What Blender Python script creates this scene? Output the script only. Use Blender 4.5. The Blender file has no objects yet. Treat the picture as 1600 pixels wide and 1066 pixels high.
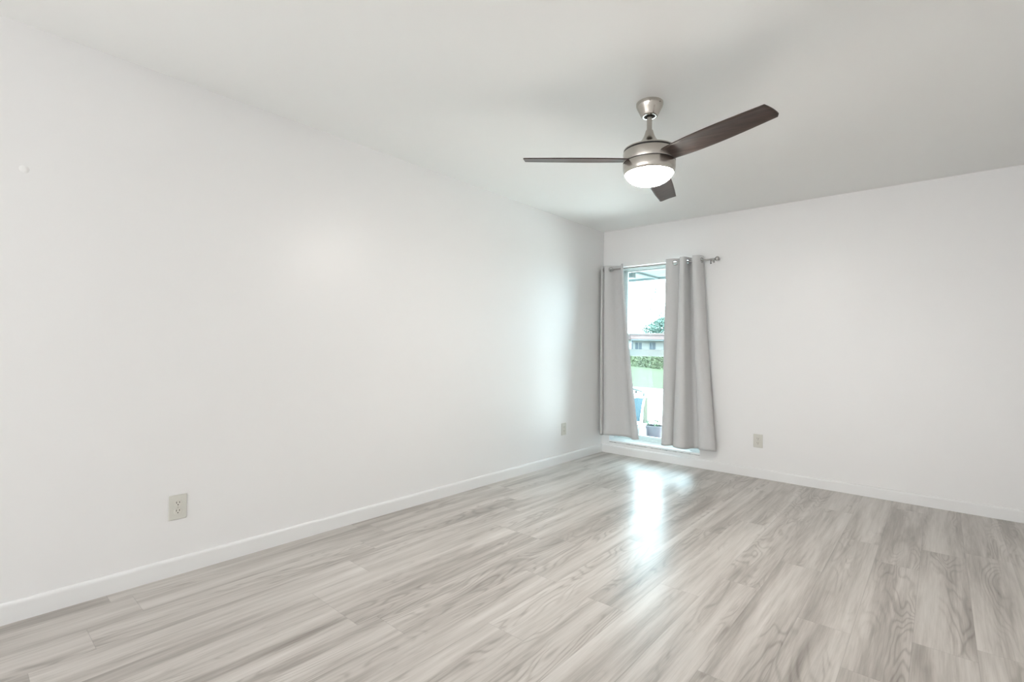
import bpy, bmesh, math, random
from mathutils import Vector, Matrix
S = bpy.context.scene
COL = S.collection
PI = math.pi

# ------------------------------------------------------------------ camera
cam_d = bpy.data.cameras.new('camera')
cam = bpy.data.objects.new('camera', cam_d)
COL.objects.link(cam)
FOC, YAW, PITCH, ROLL = 770.61, .7146, .0130, .0140
cam_d.sensor_fit = 'HORIZONTAL'
cam_d.sensor_width = 36.0
cam_d.lens = FOC / 1600 * 36.0
cam_d.clip_start = .02
cam_d.clip_end = 300
fw = Vector((-math.sin(YAW) * math.cos(PITCH), math.cos(YAW) * math.cos(PITCH), math.sin(PITCH)))
r0 = Vector((math.cos(YAW), math.sin(YAW), 0))
u0 = r0.cross(fw)
rr = math.cos(ROLL) * r0 + math.sin(ROLL) * u0
uu = -math.sin(ROLL) * r0 + math.cos(ROLL) * u0
M = Matrix((rr, uu, -fw)).transposed().to_4x4()
M.translation = (2.8394, -4.8181, 1.1408)
cam.matrix_world = M
S.camera = cam

# ------------------------------------------------------------------ light and exposure
S.view_settings.view_transform = 'Standard'
S.view_settings.look = 'None'
S.view_settings.gamma = 1
S.view_settings.use_curve_mapping = False
S.view_settings.exposure = 0.17

w = bpy.data.worlds.new('overcast_sky')
S.world = w
w.use_nodes = True
bg = w.node_tree.nodes['Background']
bg.inputs[0].default_value = (.72, .90, 1.0, 1)
bg.inputs[1].default_value = 13.5

sun_d = bpy.data.lights.new('sun', 'SUN')
sun_d.energy = 34.0
sun_d.angle = math.radians(12)
sun_d.color = (1, .97, .92)
sun = bpy.data.objects.new('sun', sun_d)
COL.objects.link(sun)
sun.rotation_euler = Vector((.45, -.30, -1)).to_track_quat('-Z', 'Y').to_euler()

def area(name, loc, direction, sx, sy, power, color):
    d = bpy.data.lights.new(name, 'AREA')
    d.shape = 'RECTANGLE'; d.size = sx; d.size_y = sy
    d.energy = power; d.color = color
    o = bpy.data.objects.new(name, d)
    COL.objects.link(o)
    o.location = loc
    o.rotation_euler = Vector(direction).to_track_quat('-Z', 'Y').to_euler()
    return o

# two added fill lights well behind the camera, no openings there
area('fill_light_rear', (1.75, -9.90, 1.0), (0, 1, .8), 3.1, 1.6, 175, (.97, .985, 1))
area('fill_light_side', (.05, -7.2, 1.15), (1, 0, 0), 2.4, 2.1, 26, (.97, .985, 1))

# ------------------------------------------------------------------ node helpers
def mat(name):
    m = bpy.data.materials.new(name)
    m.use_nodes = True
    nt = m.node_tree
    return m, nt, nt.nodes['Principled BSDF']
def N(nt, typ, **kw):
    n = nt.nodes.new(typ)
    for k, v in kw.items():
        if k.startswith('i_'):
            n.inputs[k[2:].replace('_', ' ')].default_value = v
        else:
            setattr(n, k, v)
    return n
def L(nt, a, b): nt.links.new(a, b)
def math_n(nt, op, a, b=None, c=None):
    n = nt.nodes.new('ShaderNodeMath'); n.operation = op
    for i, v in enumerate((a, b, c)):
        if v is None: continue
        if isinstance(v, (int, float)): n.inputs[i].default_value = v
        else: L(nt, v, n.inputs[i])
    return n.outputs[0]
def ramp(nt, fac, stops):
    n = nt.nodes.new('ShaderNodeValToRGB')
    cr = n.color_ramp
    while len(cr.elements) > 1: cr.elements.remove(cr.elements[-1])
    for i, (p, c) in enumerate(stops):
        e = cr.elements[0] if i == 0 else cr.elements.new(p)
        e.position = p
        e.color = (c, c, c, 1) if isinstance(c, (int, float)) else (*c, 1)
    L(nt, fac, n.inputs[0])
    return n.outputs[0]
def mixc(nt, blend, fac, a, b):
    n = nt.nodes.new('ShaderNodeMix'); n.data_type = 'RGBA'; n.blend_type = blend
    for s, v in ((n.inputs[0], fac), (n.inputs[6], a), (n.inputs[7], b)):
        if isinstance(v, (int, float)): s.default_value = v
        elif isinstance(v, tuple): s.default_value = (*v, 1)
        else: L(nt, v, s)
    return n.outputs[2]
def pos(nt): return N(nt, 'ShaderNodeNewGeometry').outputs['Position']
def objco(nt): return N(nt, 'ShaderNodeTexCoord').outputs['Object']
def noise(nt, vec, scale, detail=3, rough=.5, stretch=None, dist=0):
    if stretch:
        mp = N(nt, 'ShaderNodeMapping'); L(nt, vec, mp.inputs[0])
        mp.inputs['Scale'].default_value = stretch
        vec = mp.outputs[0]
    n = N(nt, 'ShaderNodeTexNoise'); L(nt, vec, n.inputs['Vector'])
    n.inputs['Scale'].default_value = scale
    n.inputs['Detail'].default_value = detail
    n.inputs['Roughness'].default_value = rough
    n.inputs['Distortion'].default_value = dist
    return n.outputs[0]
def bump(nt, b, h, strength, dist):
    n = N(nt, 'ShaderNodeBump')
    n.inputs['Strength'].default_value = strength
    n.inputs['Distance'].default_value = dist
    L(nt, h, n.inputs['Height']); L(nt, n.outputs[0], b.inputs['Normal'])

def plain(name, col, rough=.5, metal=0, var=.06, vscale=6, spec=.5, bmp=0, bscale=60, stretch=None):
    m, nt, b = mat(name)
    f = noise(nt, objco(nt), vscale, 3, stretch=stretch)
    c = mixc(nt, 'MIX', f, tuple(x * (1 - var) for x in col), tuple(min(1, x * (1 + var)) for x in col))
    L(nt, c, b.inputs['Base Color'])
    b.inputs['Roughness'].default_value = rough
    b.inputs['Metallic'].default_value = metal
    b.inputs['Specular IOR Level'].default_value = spec
    if bmp:
        bump(nt, b, noise(nt, objco(nt), bscale, 2), bmp, .002)
    return m

# ------------------------------------------------------------------ materials
def m_wall(name, col, rough):
    m, nt, b = mat(name)
    p = pos(nt)
    c = mixc(nt, 'MIX', noise(nt, p, 1.3, 3), tuple(x * .99 for x in col), tuple(min(1, x * 1.01) for x in col))
    L(nt, c, b.inputs['Base Color'])
    b.inputs['Roughness'].default_value = rough
    b.inputs['Specular IOR Level'].default_value = .5
    bump(nt, b, noise(nt, p, 90, 3), .05, .002)
    return m
M_WALL = m_wall('white_wall_paint', (.845, .84, .835), .38)
M_CEIL = m_wall('white_ceiling_paint', (.92, .92, .905), .7)
M_TRIM = plain('white_trim_paint', (.83, .83, .825), .32, var=.01)
M_OUTLET = plain('ivory_plastic', (.665, .655, .60), .35, var=.02)
M_OUTLET2 = plain('ivory_plastic_face', (.69, .675, .615), .4, var=.02)
M_SLOT = plain('dark_slot', (.02, .018, .015), .7)
M_SCREW = plain('painted_screw', (.55, .54, .48), .3, var=.02)
M_FRAME = plain('pale_painted_aluminium', (.66, .74, .74), .4, var=.03)
M_SILL = plain('white_marble_sill', (.88, .89, .89), .22, var=.05, vscale=9)
M_DARKWOOD = None

def m_nickel(name, col, rough):
    m, nt, b = mat(name)
    o = objco(nt)
    f = noise(nt, o, 30, 3, .6, (1, 1, 18))
    c = mixc(nt, 'MIX', f, tuple(x * .9 for x in col), tuple(min(1, x * 1.08) for x in col))
    L(nt, c, b.inputs['Base Color'])
    b.inputs['Metallic'].default_value = 1
    b.inputs['Roughness'].default_value = rough
    return m
M_NICKEL = m_nickel('brushed_nickel', (.53, .50, .46), .23)
M_STEEL = m_nickel('rod_steel', (.45, .44, .43), .3)
M_BLACK = plain('black_gap', (.012, .011, .010), .5)

def m_bladewood():
    m, nt, b = mat('dark_walnut_blade')
    o = objco(nt)
    f = noise(nt, o, 6, 4, .6, (1, 14, 14))
    c = ramp(nt, f, [(.3, (.030, .020, .018)), (.55, (.058, .038, .032)), (.75, (.085, .058, .046))])
    L(nt, c, b.inputs['Base Color'])
    b.inputs['Roughness'].default_value = .3
    return m
M_BLADE = m_bladewood()

def m_shade():
    m, nt, b = mat('lit_opal_glass')
    b.inputs['Base Color'].default_value = (.9, .88, .84, 1)
    b.inputs['Roughness'].default_value = .3
    b.inputs['Emission Color'].default_value = (1, .95, .89, 1)
    b.inputs['Emission Strength'].default_value = 130.0
    # faint mottling of the opal glass
    f = noise(nt, objco(nt), 12, 2)
    L(nt, mixc(nt, 'MIX', f, (.86, .84, .80), (.92, .90, .87)), b.inputs['Base Color'])
    return m
M_SHADE = m_shade()

def m_fabric():
    m, nt, b = mat('grey_curtain_fabric')
    o = objco(nt)
    f = noise(nt, o, 220, 2, .6, (1, 1, .25))
    c = mixc(nt, 'MIX', f, (.60, .60, .60), (.67, .67, .67))
    L(nt, c, b.inputs['Base Color'])
    b.inputs['Roughness'].default_value = .75
    b.inputs['Sheen Weight'].default_value = .25
    b.inputs['Specular IOR Level'].default_value = .25
    tr = N(nt, 'ShaderNodeBsdfTranslucent')
    tr.inputs[0].default_value = (.5, .5, .5, 1)
    mx = N(nt, 'ShaderNodeMixShader'); mx.inputs[0].default_value = .03
    L(nt, b.outputs[0], mx.inputs[1]); L(nt, tr.outputs[0], mx.inputs[2])
    L(nt, mx.outputs[0], nt.nodes['Material Output'].inputs[0])
    bump(nt, b, noise(nt, o, 14, 3, .5, (1, 1, .4)), .12, .01)
    return m
M_FABRIC = m_fabric()

def m_glass():
    m, nt, b = mat('window_glass')
    t = N(nt, 'ShaderNodeBsdfTransparent'); t.inputs[0].default_value = (.93, .98, .975, 1)
    g = N(nt, 'ShaderNodeBsdfGlossy'); g.inputs['Roughness'].default_value = .02
    fr = N(nt, 'ShaderNodeFresnel'); fr.inputs[0].default_value = 1.5
    mx = N(nt, 'ShaderNodeMixShader')
    L(nt, fr.outputs[0], mx.inputs[0]); L(nt, t.outputs[0], mx.inputs[1]); L(nt, g.outputs[0], mx.inputs[2])
    L(nt, mx.outputs[0], nt.nodes['Material Output'].inputs[0])
    return m
M_GLASS = m_glass()

PLANK_W = .19
def m_floor():
    m, nt, b = mat('grey_oak_laminate')
    uv = N(nt, 'ShaderNodeUVMap'); uv.uv_map = 'plank'
    sep = N(nt, 'ShaderNodeSeparateXYZ'); L(nt, uv.outputs[0], sep.inputs[0])
    at = N(nt, 'ShaderNodeAttribute'); at.attribute_name = 'rnd'
    rs = N(nt, 'ShaderNodeSeparateColor'); L(nt, at.outputs['Color'], rs.inputs[0])
    r1, r2, r3 = rs.outputs[0], rs.outputs[1], rs.outputs[2]
    cx = math_n(nt, 'ADD', sep.outputs[0], math_n(nt, 'MULTIPLY', r1, 37))
    cy = math_n(nt, 'ADD', sep.outputs[1], math_n(nt, 'MULTIPLY', r2, 53))
    cv = N(nt, 'ShaderNodeCombineXYZ'); L(nt, cx, cv.inputs[0]); L(nt, cy, cv.inputs[1]); L(nt, math_n(nt, 'MULTIPLY', r3, 11), cv.inputs[2])
    P = cv.outputs[0]
    broad = noise(nt, P, 1, 4, .55, (12, .75, 1), .6)          # wide light and dark streaks
    mid = noise(nt, P, 1, 4, .6, (46, 2.2, 1), .3)             # narrower streaks
    fine = noise(nt, P, 1, 3, .6, (230, 7, 1))                 # pores
    fld = noise(nt, P, 1, 2, .45, (7.5, 1.15, 1), .35)         # cathedral figure: level lines of a stretched field
    lines = math_n(nt, 'SINE', math_n(nt, 'MULTIPLY', fld, 105))
    lines = math_n(nt, 'POWER', math_n(nt, 'ABSOLUTE', math_n(nt, 'MULTIPLY_ADD', lines, .5, .5)), 3)
    mask = ramp(nt, noise(nt, P, 1, 2, .5, (8, .9, 3)), [(.46, 0.0), (.62, 1.0)])
    wide = noise(nt, pos(nt), 1, 3, .5, (6.5, .55, 1), .4)      # tone drift running on across boards
    v = math_n(nt, 'MULTIPLY_ADD', math_n(nt, 'SUBTRACT', broad, .5), .98, .535)
    v = math_n(nt, 'ADD', v, math_n(nt, 'MULTIPLY', math_n(nt, 'SUBTRACT', wide, .5), .75))
    v = math_n(nt, 'ADD', v, math_n(nt, 'MULTIPLY', math_n(nt, 'SUBTRACT', mid, .5), .55))
    v = math_n(nt, 'ADD', v, math_n(nt, 'MULTIPLY', math_n(nt, 'SUBTRACT', fine, .5), .30))
    v = math_n(nt, 'SUBTRACT', v, math_n(nt, 'MULTIPLY', math_n(nt, 'MULTIPLY', lines, mask), .20))
    v = math_n(nt, 'ADD', v, math_n(nt, 'MULTIPLY', math_n(nt, 'SUBTRACT', r3, .5), .07))
    c = ramp(nt, v, [(0.05, (.235, .210, .190)), (.36, (.390, .358, .328)), (.6, (.550, .514, .478)), (.95, (.710, .678, .642))])
    # seams
    eu = math_n(nt, 'MINIMUM', sep.outputs[0], math_n(nt, 'SUBTRACT', PLANK_W, sep.outputs[0]))
    at2 = N(nt, 'ShaderNodeAttribute'); at2.attribute_name = 'plen'
    ev = math_n(nt, 'MINIMUM', sep.outputs[1], math_n(nt, 'SUBTRACT', at2.outputs['Fac'], sep.outputs[1]))
    e = math_n(nt, 'MINIMUM', eu, ev)
    seam = math_n(nt, 'LESS_THAN', e, .0010)
    c = mixc(nt, 'MIX', math_n(nt, 'MULTIPLY', seam, .35), c, (.20, .185, .175))
    L(nt, c, b.inputs['Base Color'])
    ro = math_n(nt, 'MULTIPLY_ADD', mid, .10, .25)
    L(nt, ro, b.inputs['Roughness'])
    b.inputs['Specular IOR Level'].default_value = .33
    sm = N(nt, 'ShaderNodeMapRange'); sm.inputs[1].default_value = 0; sm.inputs[2].default_value = .003
    L(nt, e, sm.inputs[0])
    h = math_n(nt, 'ADD', math_n(nt, 'MULTIPLY', sm.outputs[0], .6), math_n(nt, 'MULTIPLY', fine, .10))
    h = math_n(nt, 'SUBTRACT', h, math_n(nt, 'MULTIPLY', math_n(nt, 'MULTIPLY', lines, mask), .05))
    bump(nt, b, h, .25, .0012)
    return m
M_FLOOR = m_floor()

# ------------------------------------------------------------------ mesh helpers
def finish(name, bm, m, parent=None, smooth=False, bevel=0, seg=2):
    me = bpy.data.meshes.new(name)
    bmesh.ops.recalc_face_normals(bm, faces=bm.faces)
    bm.to_mesh(me); bm.free()
    o = bpy.data.objects.new(name, me)
    COL.objects.link(o)
    if m: me.materials.append(m)
    if parent: o.parent = parent
    if smooth:
        for p in me.polygons: p.use_smooth = True
        me.set_sharp_from_angle(angle=math.radians(38))
    if bevel:
        bv = o.modifiers.new('bevel', 'BEVEL'); bv.width = bevel; bv.segments = seg
        bv.limit_method = 'ANGLE'
    return o
def box(bm, x0, x1, y0, y1, z0, z1):
    v = [bm.verts.new((x, y, z)) for z in (z0, z1) for y in (y0, y1) for x in (x0, x1)]
    for f in ((0, 1, 3, 2), (4, 5, 7, 6), (0, 1, 5, 4), (2, 3, 7, 6), (0, 2, 6, 4), (1, 3, 7, 5)):
        bm.faces.new([v[i] for i in f])
def obox(name, b, m, parent=None, bevel=0):
    bm = bmesh.new(); box(bm, *b)
    return finish(name, bm, m, parent, bevel=bevel)
def lathe(bm, prof, seg=48, axis='Z', origin=(0, 0, 0), cap=True):
    ox, oy, oz = origin
    rings = []
    for r, h in prof:
        ring = []
        if r < 1e-6:
            p = {'Z': (0, 0, h), 'X': (h, 0, 0), 'Y': (0, h, 0)}[axis]
            ring = [bm.verts.new((p[0] + ox, p[1] + oy, p[2] + oz))]
        else:
            for k in range(seg):
                a = 2 * PI * k / seg
                c, s = r * math.cos(a), r * math.sin(a)
                p = {'Z': (c, s, h), 'X': (h, c, s), 'Y': (c, h, s)}[axis]
                ring.append(bm.verts.new((p[0] + ox, p[1] + oy, p[2] + oz)))
        rings.append(ring)
    for A, B in zip(rings, rings[1:]):
        if len(A) == 1 and len(B) == 1: continue
        for k in range(seg):
            k2 = (k + 1) % seg
            if len(A) == 1: bm.faces.new((A[0], B[k], B[k2]))
            elif len(B) == 1: bm.faces.new((A[k], B[0], A[k2]))
            else: bm.faces.new((A[k], B[k], B[k2], A[k2]))
    if cap:
        for R in (rings[0], rings[-1]):
            if len(R) > 1: bm.faces.new(R)
def tube(bm, pts, rad, seg=10):
    pts = [Vector(p) for p in pts]
    rings = []
    for i, p in enumerate(pts):
        t = (pts[min(i + 1, len(pts) - 1)] - pts[max(i - 1, 0)]).normalized()
        ref = Vector((0, 0, 1)) if abs(t.z) < .9 else Vector((1, 0, 0))
        a = t.cross(ref).normalized(); b = t.cross(a)
        r = rad[i] if isinstance(rad, (list, tuple)) else rad
        rings.append([bm.verts.new(p + r * (math.cos(2 * PI * k / seg) * a + math.sin(2 * PI * k / seg) * b)) for k in range(seg)])
    for A, B in zip(rings, rings[1:]):
        for k in range(seg):
            bm.faces.new((A[k], A[(k + 1) % seg], B[(k + 1) % seg], B[k]))
    bm.faces.new(rings[0]); bm.faces.new(rings[-1])
def prism(bm, outline, axis, a, b):
    """outline: list of (p,q) ; extruded along axis from a to b"""
    def P(p, q, t): return {'X': (t, p, q), 'Y': (p, t, q), 'Z': (p, q, t)}[axis]
    A = [bm.verts.new(P(p, q, a)) for p, q in outline]
    B = [bm.verts.new(P(p, q, b)) for p, q in outline]
    n = len(outline)
    bm.faces.new(A); bm.faces.new(B)
    for i in range(n):
        bm.faces.new((A[i], A[(i + 1) % n], B[(i + 1) % n], B[i]))
def torus(bm, R, r, mtx, seg=28, ring=10):
    vs = []
    for i in range(seg):
        a = 2 * PI * i / seg
        row = []
        for j in range(ring):
            t = 2 * PI * j / ring
            row.append(bm.verts.new(mtx @ Vector(((R + r * math.cos(t)) * math.cos(a), (R + r * math.cos(t)) * math.sin(a), r * math.sin(t)))))
        vs.append(row)
    for i in range(seg):
        for j in range(ring):
            bm.faces.new((vs[i][j], vs[(i + 1) % seg][j], vs[(i + 1) % seg][(j + 1) % ring], vs[i][(j + 1) % ring]))
def empty(name, loc, label=None, cat=None, group=None, rz=0):
    o = bpy.data.objects.new(name, None)
    COL.objects.link(o)
    o.empty_display_size = .1
    o.location = loc; o.rotation_euler = (0, 0, rz)
    return tag(o, label, cat, group)
def tag(o, label=None, cat=None, group=None, kind=None):
    if label: o['label'] = label
    if cat: o['category'] = cat
    if group: o['group'] = group
    if kind: o['kind'] = kind
    return o
def struct(o, label=None, cat=None):
    return tag(o, label, cat, None, 'structure')

# ------------------------------------------------------------------ room shell
H, XR, YR = 2.44, 3.46, -10.0
WX0, WX1, WZ0, WZ1 = .095, 1.085, .128, 2.032      # window opening in the back wall
T = .20                                            # masonry thickness

struct(obox('wall_left', (-T, 0, YR - T, T, -.15, H + .1), M_WALL), 'long plain white wall on the left, with two outlets', 'wall')
bm = bmesh.new()
box(bm, 0, WX0, 0, T, -.15, H + .1); box(bm, WX1, XR, 0, T, -.15, H + .1)
box(bm, WX0, WX1, 0, T, -.15, WZ0); box(bm, WX0, WX1, 0, T, WZ1, H + .1)
struct(finish('wall_back', bm, M_WALL), 'white end wall with the curtained window in its left corner', 'wall')
struct(obox('wall_right', (XR, XR + T, YR - T, T, -.15, H + .1), M_WALL), 'plain white wall on the right side of the room', 'wall')
struct(obox('wall_rear', (0, XR, YR - T, YR, -.15, H + .1), M_WALL), 'plain white wall behind the camera', 'wall')
struct(obox('ceiling', (0, XR, YR - T, 0, H, H + .1), M_CEIL), 'flat matt white ceiling', 'ceiling')

# floor: one mesh, a face per plank, so that every board carries its own figure
random.seed(11)
bm = bmesh.new()
uvl = bm.loops.layers.uv.new('plank')
cl = bm.loops.layers.float_color.new('rnd')
ll = bm.loops.layers.float_color.new('plen')
LEN = 1.22
known = {0: -4.24, 1: -4.425, 3: -3.69, 4: -3.69, 5: -3.60, 8: -2.86, 6: -1.62, 7: -2.1}
k = -1
while .10 + k * PLANK_W < XR:
    x0 = .10 + k * PLANK_W
    j0 = known.get(k, random.uniform(-1.2, 0))
    n0 = math.floor((YR - T - j0) / LEN)
    for n in range(n0, n0 + 11):
        ya = j0 + n * LEN; yb = ya + LEN
        a, b = max(ya, YR - T), min(yb, 0)
        xa, xb = max(x0, 0), min(x0 + PLANK_W, XR)
        if b - a < 1e-4 or xb - xa < 1e-4: continue
        rnd = (random.random(), random.random(), random.random(), 1)
        f = bm.faces.new([bm.verts.new((x, y, 0)) for x, y in ((xa, a), (xb, a), (xb, b), (xa, b))])
        for lp in f.loops:
            co = lp.vert.co
            lp[uvl].uv = (co.x - x0, co.y - ya)
            lp[cl] = rnd; lp[ll] = (LEN, LEN, LEN, 1)
    k += 1
bmesh.ops.remove_doubles(bm, verts=bm.verts, dist=1e-5)
fl = finish('floor', bm, M_FLOOR)
struct(fl, 'grey wood-look plank floor', 'floor')
struct(obox('floor_slab', (0, XR, YR - T, 0, -.15, -.002), M_TRIM))
bpy.data.objects['floor_slab'].parent = fl

# baseboards with eased top edge
def base_prof(s=1):
    pts = [(0, 0), (.013, 0), (.013, .066)]
    for i in range(7):
        a = PI / 2 * i / 6
        pts.append((.004 + .009 * math.cos(a), .069 + .016 * math.sin(a)))
    pts.append((0, .085))
    return pts
bm = bmesh.new(); prism(bm, base_prof(), 'Y', YR, 0)
struct(finish('baseboard_left', bm, M_TRIM, smooth=True), 'white baseboard along the long left wall', 'baseboard')
bm = bmesh.new(); prism(bm, [(-p, q) for p, q in base_prof()], 'X', .013, XR)
struct(finish('baseboard_back', bm, M_TRIM, smooth=True), 'white baseboard under the window and along the end wall', 'baseboard')
bm = bmesh.new(); prism(bm, [(XR - p, q) for p, q in base_prof()], 'Y', YR, -.013)
struct(finish('baseboard_right', bm, M_TRIM, smooth=True), 'white baseboard along the right wall', 'baseboard')

# dab of filler on the left wall
bm = bmesh.new(); lathe(bm, [(.016, 0), (.014, .0012), (.007, .002), (0, .0022)], 18, 'X', cap=False)
o = finish('filler_dab', bm, plain('wall_filler', (.86, .86, .85), .6, var=.01), smooth=True)
o.location = (0, -4.614, 1.845)
tag(o, 'small white dab of filler high on the left wall, the end nearest the camera', 'wall patch')

# ------------------------------------------------------------------ window
win = empty('window_1', (WX0, .16, WZ0))
struct(win, 'tall single-hung window with pale frame, in the left corner of the end wall', 'window')
WW, WH = WX1 - WX0, WZ1 - WZ0
def ringframe(bm, x0, x1, z0, z1, wx, wz0, wz1, y0, y1):
    box(bm, x0, x0 + wx, y0, y1, z0, z1); box(bm, x1 - wx, x1, y0, y1, z0, z1)
    box(bm, x0 + wx, x1 - wx, y0, y1, z0, z0 + wz0); box(bm, x0 + wx, x1 - wx, y0, y1, z1 - wz1, z1)
bm = bmesh.new(); ringframe(bm, 0, WW, 0, WH, .072, .045, .020, -.05, .03)
finish('window_frame', bm, M_FRAME, win, bevel=.003)
RZ = 1.138 - WZ0
bm = bmesh.new(); ringframe(bm, .072, WW - .072, RZ - .072, WH - .020, .045, .034, .018, .002, .026)
up = finish('upper_sash', bm, M_FRAME, win, bevel=.003)
bm = bmesh.new(); ringframe(bm, .072, WW - .072, .045, RZ, .058, .036, .070, -.030, -.002)
lo = finish('lower_sash', bm, M_FRAME, win, bevel=.003)
obox('pane', (.110, WW - .110, .012, .016, RZ - .045, WH - .034), M_GLASS, up)
obox('pane', (.124, WW - .124, -.018, -.014, .075, RZ - .060), M_GLASS, lo)
obox('sash_lock', (WW / 2 - .03, WW / 2 + .03, -.045, -.030, RZ - .012, RZ + .004), M_FRAME, lo, bevel=.003)
# deep sill, with a strip of random dark patches under its room-side edge
bm = bmesh.new()
prism(bm, [(-.166, -.004), (-.166, .014), (-.02, .030), (-.02, -.004)], 'X', 0, WW)
finish('window_sill', bm, M_SILL, win, bevel=.002)
m, nt, b = mat('patchy_caulk')
f = noise(nt, pos(nt), 1, 4, .7, (22, 1, 60))
L(nt, ramp(nt, f, [(.40, (.74, .74, .73)), (.52, (.42, .42, .42)), (.62, (.10, .10, .10))]), b.inputs['Base Color'])
b.inputs['Roughness'].default_value = .8
obox('caulk_gap_strip', (0, WW, -.163, -.158, -.010, -.003), m, win)

# ------------------------------------------------------------------ curtain rod
RY, RZc = -.085, 2.0
rod = empty('curtain_rod', (1.205, 0, RZc), 'thin brushed steel curtain rod with an egg-shaped finial, above the window', 'curtain rod')
bm = bmesh.new(); tube(bm, [(.012 - 1.205, RY, 0), (1.228 - 1.205, RY, 0)], .0075, 14)
finish('pole', bm, M_STEEL, rod, smooth=True)
bm = bmesh.new()
lathe(bm, [(.0085, 0), (.0095, .004), (.006, .009), (.007, .013), (.014, .020), (.0215, .030), (.0225, .038), (.0195, .048), (.011, .057), (0, .061)], 24, 'X', (1.226 - 1.205, RY, 0))
finish('finial', bm, M_STEEL, rod, smooth=True)
for bx in (0, .03 - 1.205):
    bm = bmesh.new()
    box(bm, bx - .007, bx + .007, -.004, 0, -.022, .012)
    tube(bm, [(bx, -.003, -.008), (bx, RY - .002, -.010)], .005, 10)
    tube(bm, [(bx, RY - .014, .006), (bx, RY - .011, -.006), (bx, RY, -.0115), (bx, RY + .011, -.006)], .004, 8)
    br = finish('bracket', bm, M_STEEL, rod, smooth=True)
    bm = bmesh.new(); tube(bm, [(bx, RY, -.010), (bx, RY, -.034)], [.0035, .0035], 8)
    lathe(bm, [(.0035, -.034), (.006, -.036), (.006, -.041), (.003, -.043)], 10, 'Z', (bx, RY, 0))
    finish('thumb_screw', bm, M_BLACK, br, smooth=True)

# ------------------------------------------------------------------ curtains
def crom(P, t):
    n = len(P) - 1
    x = t * n; i = min(int(x), n - 1); u = x - i
    p0, p1, p2, p3 = P[max(i - 1, 0)], P[i], P[i + 1], P[min(i + 2, n)]
    return tuple(.5 * (2 * b + (c - a) * u + (2 * a - 5 * b + 4 * c - d) * u * u + (3 * b - a - 3 * c + d) * u ** 3)
                 for a, b, c, d in zip(p0, p1, p2, p3))
def curtain(name, top, bot, ztop, zbot, label, seed):
    rnd = random.Random(seed)
    NU, NV = 34 * (len(top) - 1) // 2, 90
    root = empty(name, (sum(p[0] for p in top) / len(top), RY, RZc), label, 'curtain', 'grey grommet curtains at the window')
    ox, oy, oz = root.location
    ph = [rnd.uniform(0, 6) for _ in range(4)]
    grid = []
    bm = bmesh.new()
    zrows = [ztop - .09 * (i / 22) for i in range(23)]
    rest = NV - 23
    zrows += [ztop - .09 - (ztop - .09 - zbot) * (i + 1) / rest for i in range(rest)]
    for z in zrows:
        t = max(0, min(1, (RZc - z) / (RZc - zbot)))
        e = .72 * t + .28 * t * t
        row = []
        for j in range(NU + 1):
            s = j / NU
            a, b = crom(top, s), crom(bot, s)
            x = a[0] + (b[0] - a[0]) * e
            y = a[1] + (b[1] - a[1]) * e
            y += .004 * t * math.sin(9 * s + 5 * t + ph[0]) + .0025 * t * math.sin(23 * s - 4 * t + ph[1])
            dz = .006 * t ** 6 * math.sin(11 * s + ph[2])
            row.append(bm.verts.new((x - ox, min(y, -.012) - oy, z + dz - oz)))
        grid.append(row)
    # where the pole passes through the cloth
    cross = []
    ir = min(range(len(zrows)), key=lambda i: abs(zrows[i] - RZc))
    R = grid[ir]
    for j in range(1, NU):
        if (R[j].co.y) * (R[j + 1].co.y) <= 0 and R[j].co.y != 0:
            c = (R[j].co + R[j + 1].co) / 2
            tg = (R[j + 1].co - R[j].co).normalized()
            if not cross or (c - cross[-1][0]).length > .03:
                cross.append((Vector((c.x, 0, 0)), tg))
    for A, B in zip(grid, grid[1:]):
        for j in range(NU):
            f = (A[j], A[j + 1], B[j + 1], B[j])
            cc = (A[j].co + B[j + 1].co) / 2
            if any((cc - c).length < .0195 for c, _ in cross): continue
            bm.faces.new(f)
    cloth = finish('fabric_panel', bm, M_FABRIC, root, smooth=True)
    for p in cloth.data.polygons: p.use_smooth = True
    so = cloth.modifiers.new('thickness', 'SOLIDIFY'); so.thickness = .0022; so.offset = 0
    for c, tg in cross:
        nrm = Vector((-tg.y, tg.x, 0)).normalized()
        m4 = Matrix((tg, Vector((0, 0, 1)), nrm)).transposed().to_4x4()
        m4.translation = c
        bm = bmesh.new(); torus(bm, .0225, .0045, m4)
        finish('grommet', bm, M_STEEL, root, smooth=True)
    # hem stitched line at the foot: a doubled strip of the same cloth
    return root
LT = [(.028, -.030), (.030, -.095), (.044, -.122), (.057, -.098), (.062, -.062), (.070, -.104), (.092, -.116), (.140, -.085), (.172, -.048), (.212, -.034), (.252, -.046), (.272, -.085), (.280, -.122), (.297, -.134), (.304, -.116)]
LB = [(.026, -.030), (.028, -.085), (.042, -.106), (.056, -.084), (.062, -.054), (.075, -.095), (.130, -.108), (.210, -.086), (.270, -.062), (.320, -.040), (.360, -.036), (.395, -.058), (.422, -.104), (.466, -.116), (.490, -.085)]
curtain('curtain', LT, LB, 2.043, .205, 'light grey grommet curtain hanging in the room corner, left of the glass', 3)
RT = [(.772, -.108), (.800, -.106), (.830, -.098), (.858, -.085), (.888, -.068), (.912, -.046), (.917, -.085), (.922, -.130), (.944, -.143), (.969, -.137), (.985, -.085), (.998, -.036), (1.036, -.028), (1.042, -.085), (1.046, -.130), (1.074, -.144), (1.104, -.126), (1.120, -.085), (1.122, -.045)]
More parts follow.
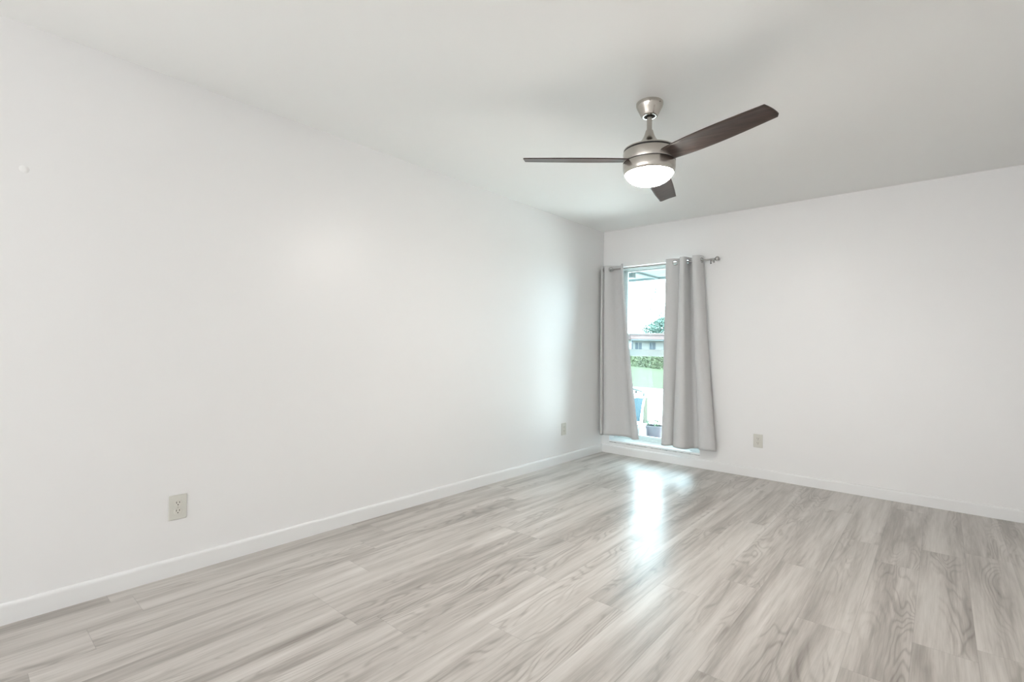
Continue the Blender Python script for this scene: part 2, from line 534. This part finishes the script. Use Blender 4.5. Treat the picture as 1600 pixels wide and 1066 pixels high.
RB = [(.740, -.105), (.762, -.134), (.800, -.140), (.838, -.118), (.866, -.072), (.876, -.058), (.874, -.105), (.880, -.145), (.930, -.168), (.992, -.160), (1.024, -.092), (1.050, -.042), (1.094, -.032), (1.104, -.078), (1.126, -.116), (1.180, -.132), (1.225, -.118), (1.256, -.090), (1.262, -.060)]
curtain('curtain', RT, RB, 2.045, .195, 'wider light grey grommet curtain between the glass and the rod finial', 5)

# ------------------------------------------------------------------ electrical outlets
def make_outlet():
    r = empty('electrical_outlet', (0, 0, 0))
    bm = bmesh.new()
    hw, hh = .0385, .060
    # plate in local frame: face toward -Y, x right, z up
    box(bm, -hw, hw, -.006, 0, -hh, hh)
    finish('cover_plate', bm, M_OUTLET, r, bevel=.0028, seg=3)
    for s in (1, -1):
        zc = s * .0195
        bm = bmesh.new()
        out = []
        for i in range(28):
            a = 2 * PI * i / 28
            out.append((.0172 * math.cos(a), zc + max(-.0125, min(.0125, .0172 * math.sin(a)))))
        prism(bm, out, 'Y', -.0085, -.005)
        f = finish('receptacle', bm, M_OUTLET2, r, bevel=.0008)
        for sx, hz in ((-1, .0046), (1, .0038)):
            obox('slot', (sx * .0064 - .0013, sx * .0064 + .0013, -.0089, -.0075, zc + .004 - hz, zc + .004 + hz), M_SLOT, f)
        bm = bmesh.new(); lathe(bm, [(.0026, -.0089), (.0026, -.0075)], 12, 'Y', (0, 0, zc - .0072))
        finish('ground_hole', bm, M_SLOT, f)
    bm = bmesh.new(); lathe(bm, [(.0033, -.005), (.0033, -.0066), (.002, -.0076), (0, -.0078)], 14, 'Y')
    finish('screw', bm, M_SCREW, r, smooth=True)
    return r
def copy_tree(o, parent=None):
    c = o.copy(); COL.objects.link(c)
    if parent: c.parent = parent
    for ch in list(o.children): copy_tree(ch, c)
    return c
proto = make_outlet()
spots = [((0, -4.046, .331), PI / 2, 'ivory duplex outlet on the left wall nearest the camera'),
         ((0, -.741, .333), PI / 2, 'ivory duplex outlet on the left wall close to the curtained corner'),
         ((1.607, 0, .331), 0, 'ivory duplex outlet on the end wall right of the curtains')]
for i, (loc, rz, lab) in enumerate(spots):
    o = proto if i == 0 else copy_tree(proto)
    o.location = loc; o.rotation_euler = (0, 0, rz)
    tag(o, lab, 'outlet', 'ivory wall outlets')

# ------------------------------------------------------------------ ceiling fan
fan = empty('ceiling_fan', (1.681, -2.402, H), 'three-bladed brushed nickel ceiling fan with dark wood blades and a lit bowl light', 'ceiling fan')
bm = bmesh.new()
lathe(bm, [(.0, 0), (.066, 0), (.069, -.003), (.069, -.014), (.066, -.024), (.058, -.040), (.050, -.056), (.046, -.066), (.043, -.071), (.036, -.0735), (.030, -.073), (.029, -.068)], 56, cap=False)
cano = finish('canopy', bm, M_NICKEL, fan, smooth=True)
bm = bmesh.new(); lathe(bm, [(.0295, -.069), (.024, -.072), (.0175, -.068), (.0135, -.064)], 32, cap=False)
bm2 = bm; finish('hanger_collar', bm2, M_BLACK, cano, smooth=True)
for a in (-.25, -1.1):
    bm = bmesh.new()
    c, s = math.cos(a), math.sin(a)
    tube(bm, [(.064 * c, .064 * s, -.018), (.0735 * c, .0735 * s, -.0185)], .003, 10)
    finish('canopy_screw', bm, M_NICKEL, cano, smooth=True)
bm = bmesh.new(); lathe(bm, [(.0135, -.055), (.0135, -.150)], 28)
finish('downrod', bm, M_NICKEL, fan, smooth=True)
bm = bmesh.new()
lathe(bm, [(.0140, -.146), (.0185, -.147), (.0195, -.150), (.0225, -.161), (.0280, -.177), (.0370, -.194), (.0490, -.209), (.060, -.219), (.073, -.228), (.088, -.237), (.112, -.2435), (.131, -.249), (.131, -.256), (.0, -.256)], 64, cap=False)
finish('motor_cover', bm, M_NICKEL, fan, smooth=True)
bm = bmesh.new(); lathe(bm, [(.130, -.253), (.1318, -.255), (.1318, -.266), (.130, -.268)], 64)
finish('gap_ring', bm, M_BLACK, fan, smooth=True)
bm = bmesh.new()
lathe(bm, [(.128, -.264), (.1333, -.264), (.1340, -.266), (.1340, -.3165), (.1333, -.318), (.128, -.318)], 72)
finish('motor_housing', bm, M_NICKEL, fan, smooth=True)
bm = bmesh.new(); lathe(bm, [(.131, -.316), (.1308, -.317), (.1308, -.3235), (.131, -.3245)], 64)
finish('gap_ring', bm, M_BLACK, fan, smooth=True)
bm = bmesh.new()
lathe(bm, [(.125, -.322), (.1330, -.322), (.1340, -.324), (.1340, -.342), (.1330, -.354), (.1312, -.366), (.1270, -.376), (.1242, -.3785), (.1205, -.376)], 72, cap=False)
finish('light_ring', bm, M_NICKEL, fan, smooth=True)
bm = bmesh.new()
prof = []
for i in range(13):
    a = PI / 2 * i / 12
    prof.append((.1235 * math.cos(a) if i < 12 else 0, -.368 - .068 * math.sin(a)))
lathe(bm, prof, 64, cap=False)
finish('glass_bowl', bm, M_SHADE, fan, smooth=True)
# blades: outline in (r, chord); leading edge slightly bowed, slanted rounded tip
def blade(theta, sag):
    bm = bmesh.new()
    NR, NC = 30, 8
    r0_, r1_ = .118, .665
    grid = []
    for i in range(NR + 1):
        u = i / NR
        wA = .052 + .014 * math.sin(PI * u ** .8)      # half chord, ccw side
        wB = .051 + .013 * math.sin(PI * u ** .8)      # half chord, cw side
        row = []
        for j in range(NC + 1):
            v = j / NC
            c = -wB + (wA + wB) * v
            tip = r1_ - .014 * (1 - v) ** 1.6 - .012 * max(0, (v - .82) / .18) ** 2
            r = r0_ + (tip - r0_) * u
            # pitch: clockwise edge high
            ang = math.radians(12.5)
            z = -.307 - c * math.sin(ang) - sag * u + .0035 * math.sin(PI * v)
            cc = c * math.cos(ang)
            p = Vector((r * math.cos(theta) - cc * math.sin(theta), r * math.sin(theta) + cc * math.cos(theta), z))
            row.append(bm.verts.new(p))
        grid.append(row)
    for A, B in zip(grid, grid[1:]):
        for j in range(NC):
            bm.faces.new((A[j], A[j + 1], B[j + 1], B[j]))
    o = finish('blade', bm, M_BLADE, fan, smooth=True)
    so = o.modifiers.new('thickness', 'SOLIDIFY'); so.thickness = .0065; so.offset = 0
    bv = o.modifiers.new('bevel', 'BEVEL'); bv.width = .0015; bv.segments = 2
    return o
for th, sag in ((-138.8, .006), (-16.0, -.008), (105.0, .018)):
    blade(math.radians(th), sag)

# ------------------------------------------------------------------ outside
GZ = -.10
M_PAVE = plain('pale_concrete', (.74, .735, .72), .8, var=.06, vscale=2, spec=.02)
M_LAWN = plain('mown_lawn', (0.030, 0.043, 0.026), .9, var=.10, vscale=.6, spec=.02)
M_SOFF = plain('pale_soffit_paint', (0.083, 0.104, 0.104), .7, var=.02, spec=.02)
M_STUC = plain('white_stucco', (0.245, 0.241, 0.230), .85, var=.03, spec=.02)
M_ROOF = plain('faded_red_tile', (0.083, 0.061, 0.059), .8, var=.12, vscale=4, spec=.02)
M_BLUE = plain('blue_sling_cloth', (0.020, 0.050, 0.068), .8, var=.08)
M_TAN = plain('weathered_wood', (0.050, 0.052, 0.033), .7, var=.15, vscale=8, stretch=(1, 1, .15))
M_WHITEMETAL = plain('white_metal', (0.216, 0.216, 0.209), .4)
M_GREYMETAL = plain('grey_metal', (0.032, 0.043, 0.041), .5)
M_POT = plain('plum_glazed_pot', (0.061, 0.050, 0.065), .35, var=.15)
M_POTW = plain('pale_glazed_pot', (0.245, 0.266, 0.266), .3, var=.08)
M_SOIL = plain('potting_soil', (0.036, 0.025, 0.018), .95, var=.3, vscale=20)
M_DOORB = plain('blue_grey_door', (0.032, 0.045, 0.061), .5)
M_BARK = plain('bark', (0.094, 0.072, 0.058), .9, var=.25, vscale=9, stretch=(1, 1, .2))
def leafmat(name, a, b):
    m, nt, bs = mat(name)
    f = noise(nt, objco(nt), 3, 3)
    L(nt, mixc(nt, 'MIX', f, a, b), bs.inputs['Base Color'])
    bs.inputs['Roughness'].default_value = .8; bs.inputs['Specular IOR Level'].default_value = .1
    return m
M_HEDGE = leafmat('hedge_leaf', (.060, .090, .050), (.22, .245, .15))
M_LEAF = leafmat('tree_leaf', (.060, .105, .088), (.115, .175, .15))
M_HERB = leafmat('herb_leaf', (.06, .11, .06), (.13, .19, .12))

bm = bmesh.new(); box(bm, -16, 14, T, 10.0, GZ - .2, GZ)
struct(finish('patio_slab', bm, M_PAVE), 'pale concrete paving outside the window', 'paving')
bm = bmesh.new(); box(bm, -70, 40, 10.0, 110, GZ - .25, GZ - .01)
struct(finish('lawn_ground', bm, M_LAWN), 'mown green lawn between the paving and the hedge', 'lawn')
bm = bmesh.new()
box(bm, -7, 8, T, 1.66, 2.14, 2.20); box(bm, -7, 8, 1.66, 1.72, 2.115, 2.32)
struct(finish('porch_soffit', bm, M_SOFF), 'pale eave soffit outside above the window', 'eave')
jb = empty('junction_box', (-.115, .86, 2.14), 'small dark box with a conduit under the eave outside the window', 'junction box')
obox('box_body', (-.045, .045, -.05, .05, -.105, 0), M_GREYMETAL, jb, bevel=.006)
bm = bmesh.new(); tube(bm, [(.0, .045, -.018), (.0, .79, -.018)], .014, 10)
finish('conduit', bm, M_SOFF, jb, smooth=True)

# leaves: many small bent quads filling an ellipsoid or a box
def leaf(bm, c, size, rnd):
    d = Vector((rnd.gauss(0, 1), rnd.gauss(0, 1), rnd.gauss(0, 1))).normalized()
    t = d.orthogonal().normalized()
    t = Matrix.Rotation(rnd.uniform(0, 6.28), 3, d) @ t
    s = d.cross(t)
    l, w_ = size * rnd.uniform(.7, 1.3), size * .45
    a = bm.verts.new(c - t * l * .5); b = bm.verts.new(c + s * w_ * .5 + d * w_ * .15)
    e = bm.verts.new(c + t * l * .5); f = bm.verts.new(c - s * w_ * .5 + d * w_ * .15)
    bm.faces.new((a, b, e)); bm.faces.new((a, e, f))
def clump(bm, c, rad, n, size, rnd):
    for _ in range(n):
        d = Vector((rnd.gauss(0, 1), rnd.gauss(0, 1), rnd.gauss(0, 1))).normalized()
        q = rnd.uniform(.35, 1) ** .6
        leaf(bm, Vector(c) + Vector((d.x * rad[0], d.y * rad[1], d.z * rad[2])) * q, size, rnd)

# hedge, seen across the lawn
rnd = random.Random(4)
hd = empty('clipped_hedge', (-13, 27.4, GZ), 'clipped leafy green hedge along the far side of the lawn', 'hedge', rz=math.radians(-40))
bm = bmesh.new()
for i in range(9000):
    s = rnd.uniform(-6, 10); q = rnd.random()
    if q < .72: p = Vector((s, rnd.uniform(-.12, .12), rnd.uniform(0, 1.0)))
    else: p = Vector((s, rnd.uniform(0, .9), rnd.uniform(.9, 1.06)))
    p.y += .08 * math.sin(p.x * 2.1) + .05 * math.sin(p.x * 5.3 + p.z * 4)
    leaf(bm, p, .15, rnd)
finish('foliage', bm, M_HEDGE, hd)
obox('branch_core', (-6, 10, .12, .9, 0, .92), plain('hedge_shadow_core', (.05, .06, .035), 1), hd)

# low house across the lawn
hs = empty('neighbour_house', (-25.5, 50.0, GZ), 'low white house with a faded red tiled roof beyond the hedge', 'house', rz=math.atan2(.655, .755))
obox('wall', (.35, 15, .9, 7, 0, 2.42), M_STUC, hs)
bm = bmesh.new(); prism(bm, [(-.35, 2.38), (-.35, 2.50), (.25, 3.06), (7.3, 3.06), (7.3, 2.38)], 'X', -.1, 15.4)
finish('roof', bm, M_ROOF, hs)
obox('roof_cap', (-.15, 15.45, .15, 7.4, 3.06, 3.20), M_STUC, hs)
obox('fascia_board', (-.12, 15.42, -.40, -.34, 2.30, 2.42), plain('grey_fascia', (.10, .12, .135), .6), hs)
obox('porch_post', (.0, .16, -.2, -.04, 0, 2.38), plain('dark_post', (.04, .05, .06), .6), hs)
for a, b_, z0, z1 in ((2.45, 3.2, .05, 2.1), (6.1, 7.0, .05, 2.1), (10.4, 11.2, .05, 2.1)):
    f = obox('door', (a, b_, .86, .92, z0, z1), M_DOORB, hs)
    obox('door_frame', (a - .07, a, .84, .92, z0, z1 + .06), M_STUC, f)
for a, b_ in ((.7, 1.5), (4.2, 5.4), (8.2, 9.6), (12.4, 13.6)):
    f = obox('house_window', (a, b_, .87, .92, 1.05, 2.05), M_DOORB, hs)
    obox('mullion', ((a + b_) / 2 - .03, (a + b_) / 2 + .03, .85, .90, 1.05, 2.05), M_STUC, f)

# trees
def tree(loc, label, name, trunk, clumps, n, size, seed):
    rnd = random.Random(seed)
    r = empty(name, loc, label, 'tree')
    bm = bmesh.new()
    for pts, rad in trunk: tube(bm, pts, rad, 9)
    finish('trunk', bm, M_BARK, r, smooth=True)
    bm = bmesh.new()
    for c, rad, k in clumps: clump(bm, c, rad, int(n * k), size, rnd)
    finish('foliage', bm, M_LEAF, r)
    return r
tree((-28.6, 67.3, GZ), 'round bushy tree rising behind the low house', 'shade_tree',
     [([(0, 0, 0), (.1, 0, 2), (0, .1, 4.2)], [.3, .24, .15])],
     [((0, 0, 4.6), (3.0, 3, 1.5), 1), ((-2.0, 0, 4.2), (2.1, 2, 1.1), .6), ((1.5, 0, 5.4), (2.4, 2, 1.3), .7), ((3.6, 0, 4.4), (2.2, 2, 1.6), .6), ((-.6, .4, 5.5), (1.2, 1.2, .8), .3)], 1500, .38, 7)
tree((-13.0, 32.5, GZ), 'tall thin tree with sparse drooping branches, partly behind the right curtain', 'slender_tree',
     [([(0, 0, 0), (.06, 0, 3), (-.05, 0, 6), (.0, 0, 8)], [.14, .11, .08, .03]),
      ([(-.03, 0, 5.6), (-.45, -.3, 6.2), (-.85, -.6, 6.1), (-1.15, -.9, 5.4)], [.04, .03, .02, .012]),
      ([(0, 0, 4.4), (-.55, -.4, 4.9), (-1.05, -.9, 4.5), (-1.5, -1.4, 3.6)], [.04, .03, .02, .01]),
      ([(0, 0, 3.4), (-.4, -.3, 3.9), (-.75, -.6, 3.8)], [.03, .025, .015])],
     [((-.95, -.7, 5.9), (.30, .3, .36), .35), ((-1.1, -.95, 5.2), (.22, .22, .5), .3), ((-.5, -.35, 6.2), (.35, .3, .3), .3),
      ((-1.2, -1.05, 4.4), (.16, .16, .4), .16), ((-1.42, -1.3, 3.8), (.1, .1, .35), .1), ((-.6, -.5, 3.9), (.38, .35, .5), .5),
      ((.4, .2, 7.4), (.9, .8, 1.0), .9), ((.7, .3, 5.2), (.8, .7, .8), .8)], 260, .15, 9)

# patio chair
ch = empty('patio_chair', (-.90, 2.94, GZ), 'patio chair with blue cloth and a weathered wooden leg, out on the paving', 'chair', rz=math.atan2(-.655, -.755))
# local x runs to the left as seen from the window, local y toward the house
def post(name, x, y, h, m=M_TAN, wd=.035):
    return obox(name, (x - wd, x + wd, y - wd * .8, y + wd * .8, 0, h), m, ch, bevel=.006)
post('leg', 0, 0, .43); post('leg', .52, 0, .43); post('leg', 0, -.5, .43); post('leg', .52, -.5, .43)
obox('seat', (-.05, .57, -.54, .04, .425, .455), M_WHITEMETAL, ch, bevel=.006)
bm = bmesh.new()
A = [(.045, .03, .42), (.40, .03, .42), (.36, .03, .03), (.105, .03, .03)]
va = [bm.verts.new(p) for p in A] + [bm.verts.new((x, y - .012, z)) for x, y, z in A]
for f in ((0, 1, 2, 3), (4, 5, 6, 7), (0, 1, 5, 4), (1, 2, 6, 5), (2, 3, 7, 6), (3, 0, 4, 7)): bm.faces.new([va[i] for i in f])
finish('cloth_side', bm, M_BLUE, ch)
bm = bmesh.new(); tube(bm, [(.02, .035, .42), (.10, .04, .01)], .012, 8)
finish('brace', bm, M_WHITEMETAL, ch, smooth=True)
for y in (.0, -.5):
    bm = bmesh.new(); tube(bm, [(.03, y, .44), (.03, y, .50), (.06, y, .525), (.14, y, .555), (.26, y, .575), (.44, y, .58), (.56, y, .56)], .019, 10)
    finish('armrest', bm, M_GREYMETAL, ch, smooth=True)
bm = bmesh.new(); prism(bm, [(.53, .44), (.57, .44), (.74, .92), (.71, .93)], 'Y', -.5, 0)
finish('backrest', bm, M_BLUE, ch, bevel=.006)

# potted plants just outside
def potted(loc, R, Hh, m, label, seed, n, spread, lift):
    rnd = random.Random(seed)
    r = empty('potted_plant', loc, label, 'potted plant', 'pots on the paving under the window')
    bm = bmesh.new()
    lathe(bm, [(0, 0), (R * .72, 0), (R * .80, Hh * .25), (R * .97, Hh * .8), (R, Hh * .9), (R * 1.06, Hh * .9), (R * 1.06, Hh), (R * .93, Hh), (R * .90, Hh * .85)], 36, cap=False)
    pt = finish('pot', bm, m, r, smooth=True)
    bm = bmesh.new(); lathe(bm, [(R * .92, Hh * .86), (0, Hh * .88)], 24, cap=False)
    finish('soil', bm, M_SOIL, pt)
    bm = bmesh.new()
    for _ in range(9):
        a = rnd.uniform(0, 6.28); q = rnd.uniform(.3, .9) * spread
        tube(bm, [(0.3 * R * math.cos(a), .3 * R * math.sin(a), Hh * .86), (q * math.cos(a), q * math.sin(a), Hh + lift * rnd.uniform(.5, 1))], .0025, 6)
    finish('stem', bm, M_HERB, r)
    bm = bmesh.new()
    clump(bm, (0, 0, Hh + lift * .5), (spread, spread, lift * .6), n, .035, rnd)
    finish('foliage', bm, M_HERB, r)
potted((.255, .78, GZ), .105, .33, M_POT, 'plum coloured glazed pot with sparse green leaves outside the window', 3, 46, .11, .07)
potted((.06, .60, GZ), .09, .33, M_POTW, 'pale glazed pot just outside the glass, beside the plum pot', 8, 30, .08, .06)
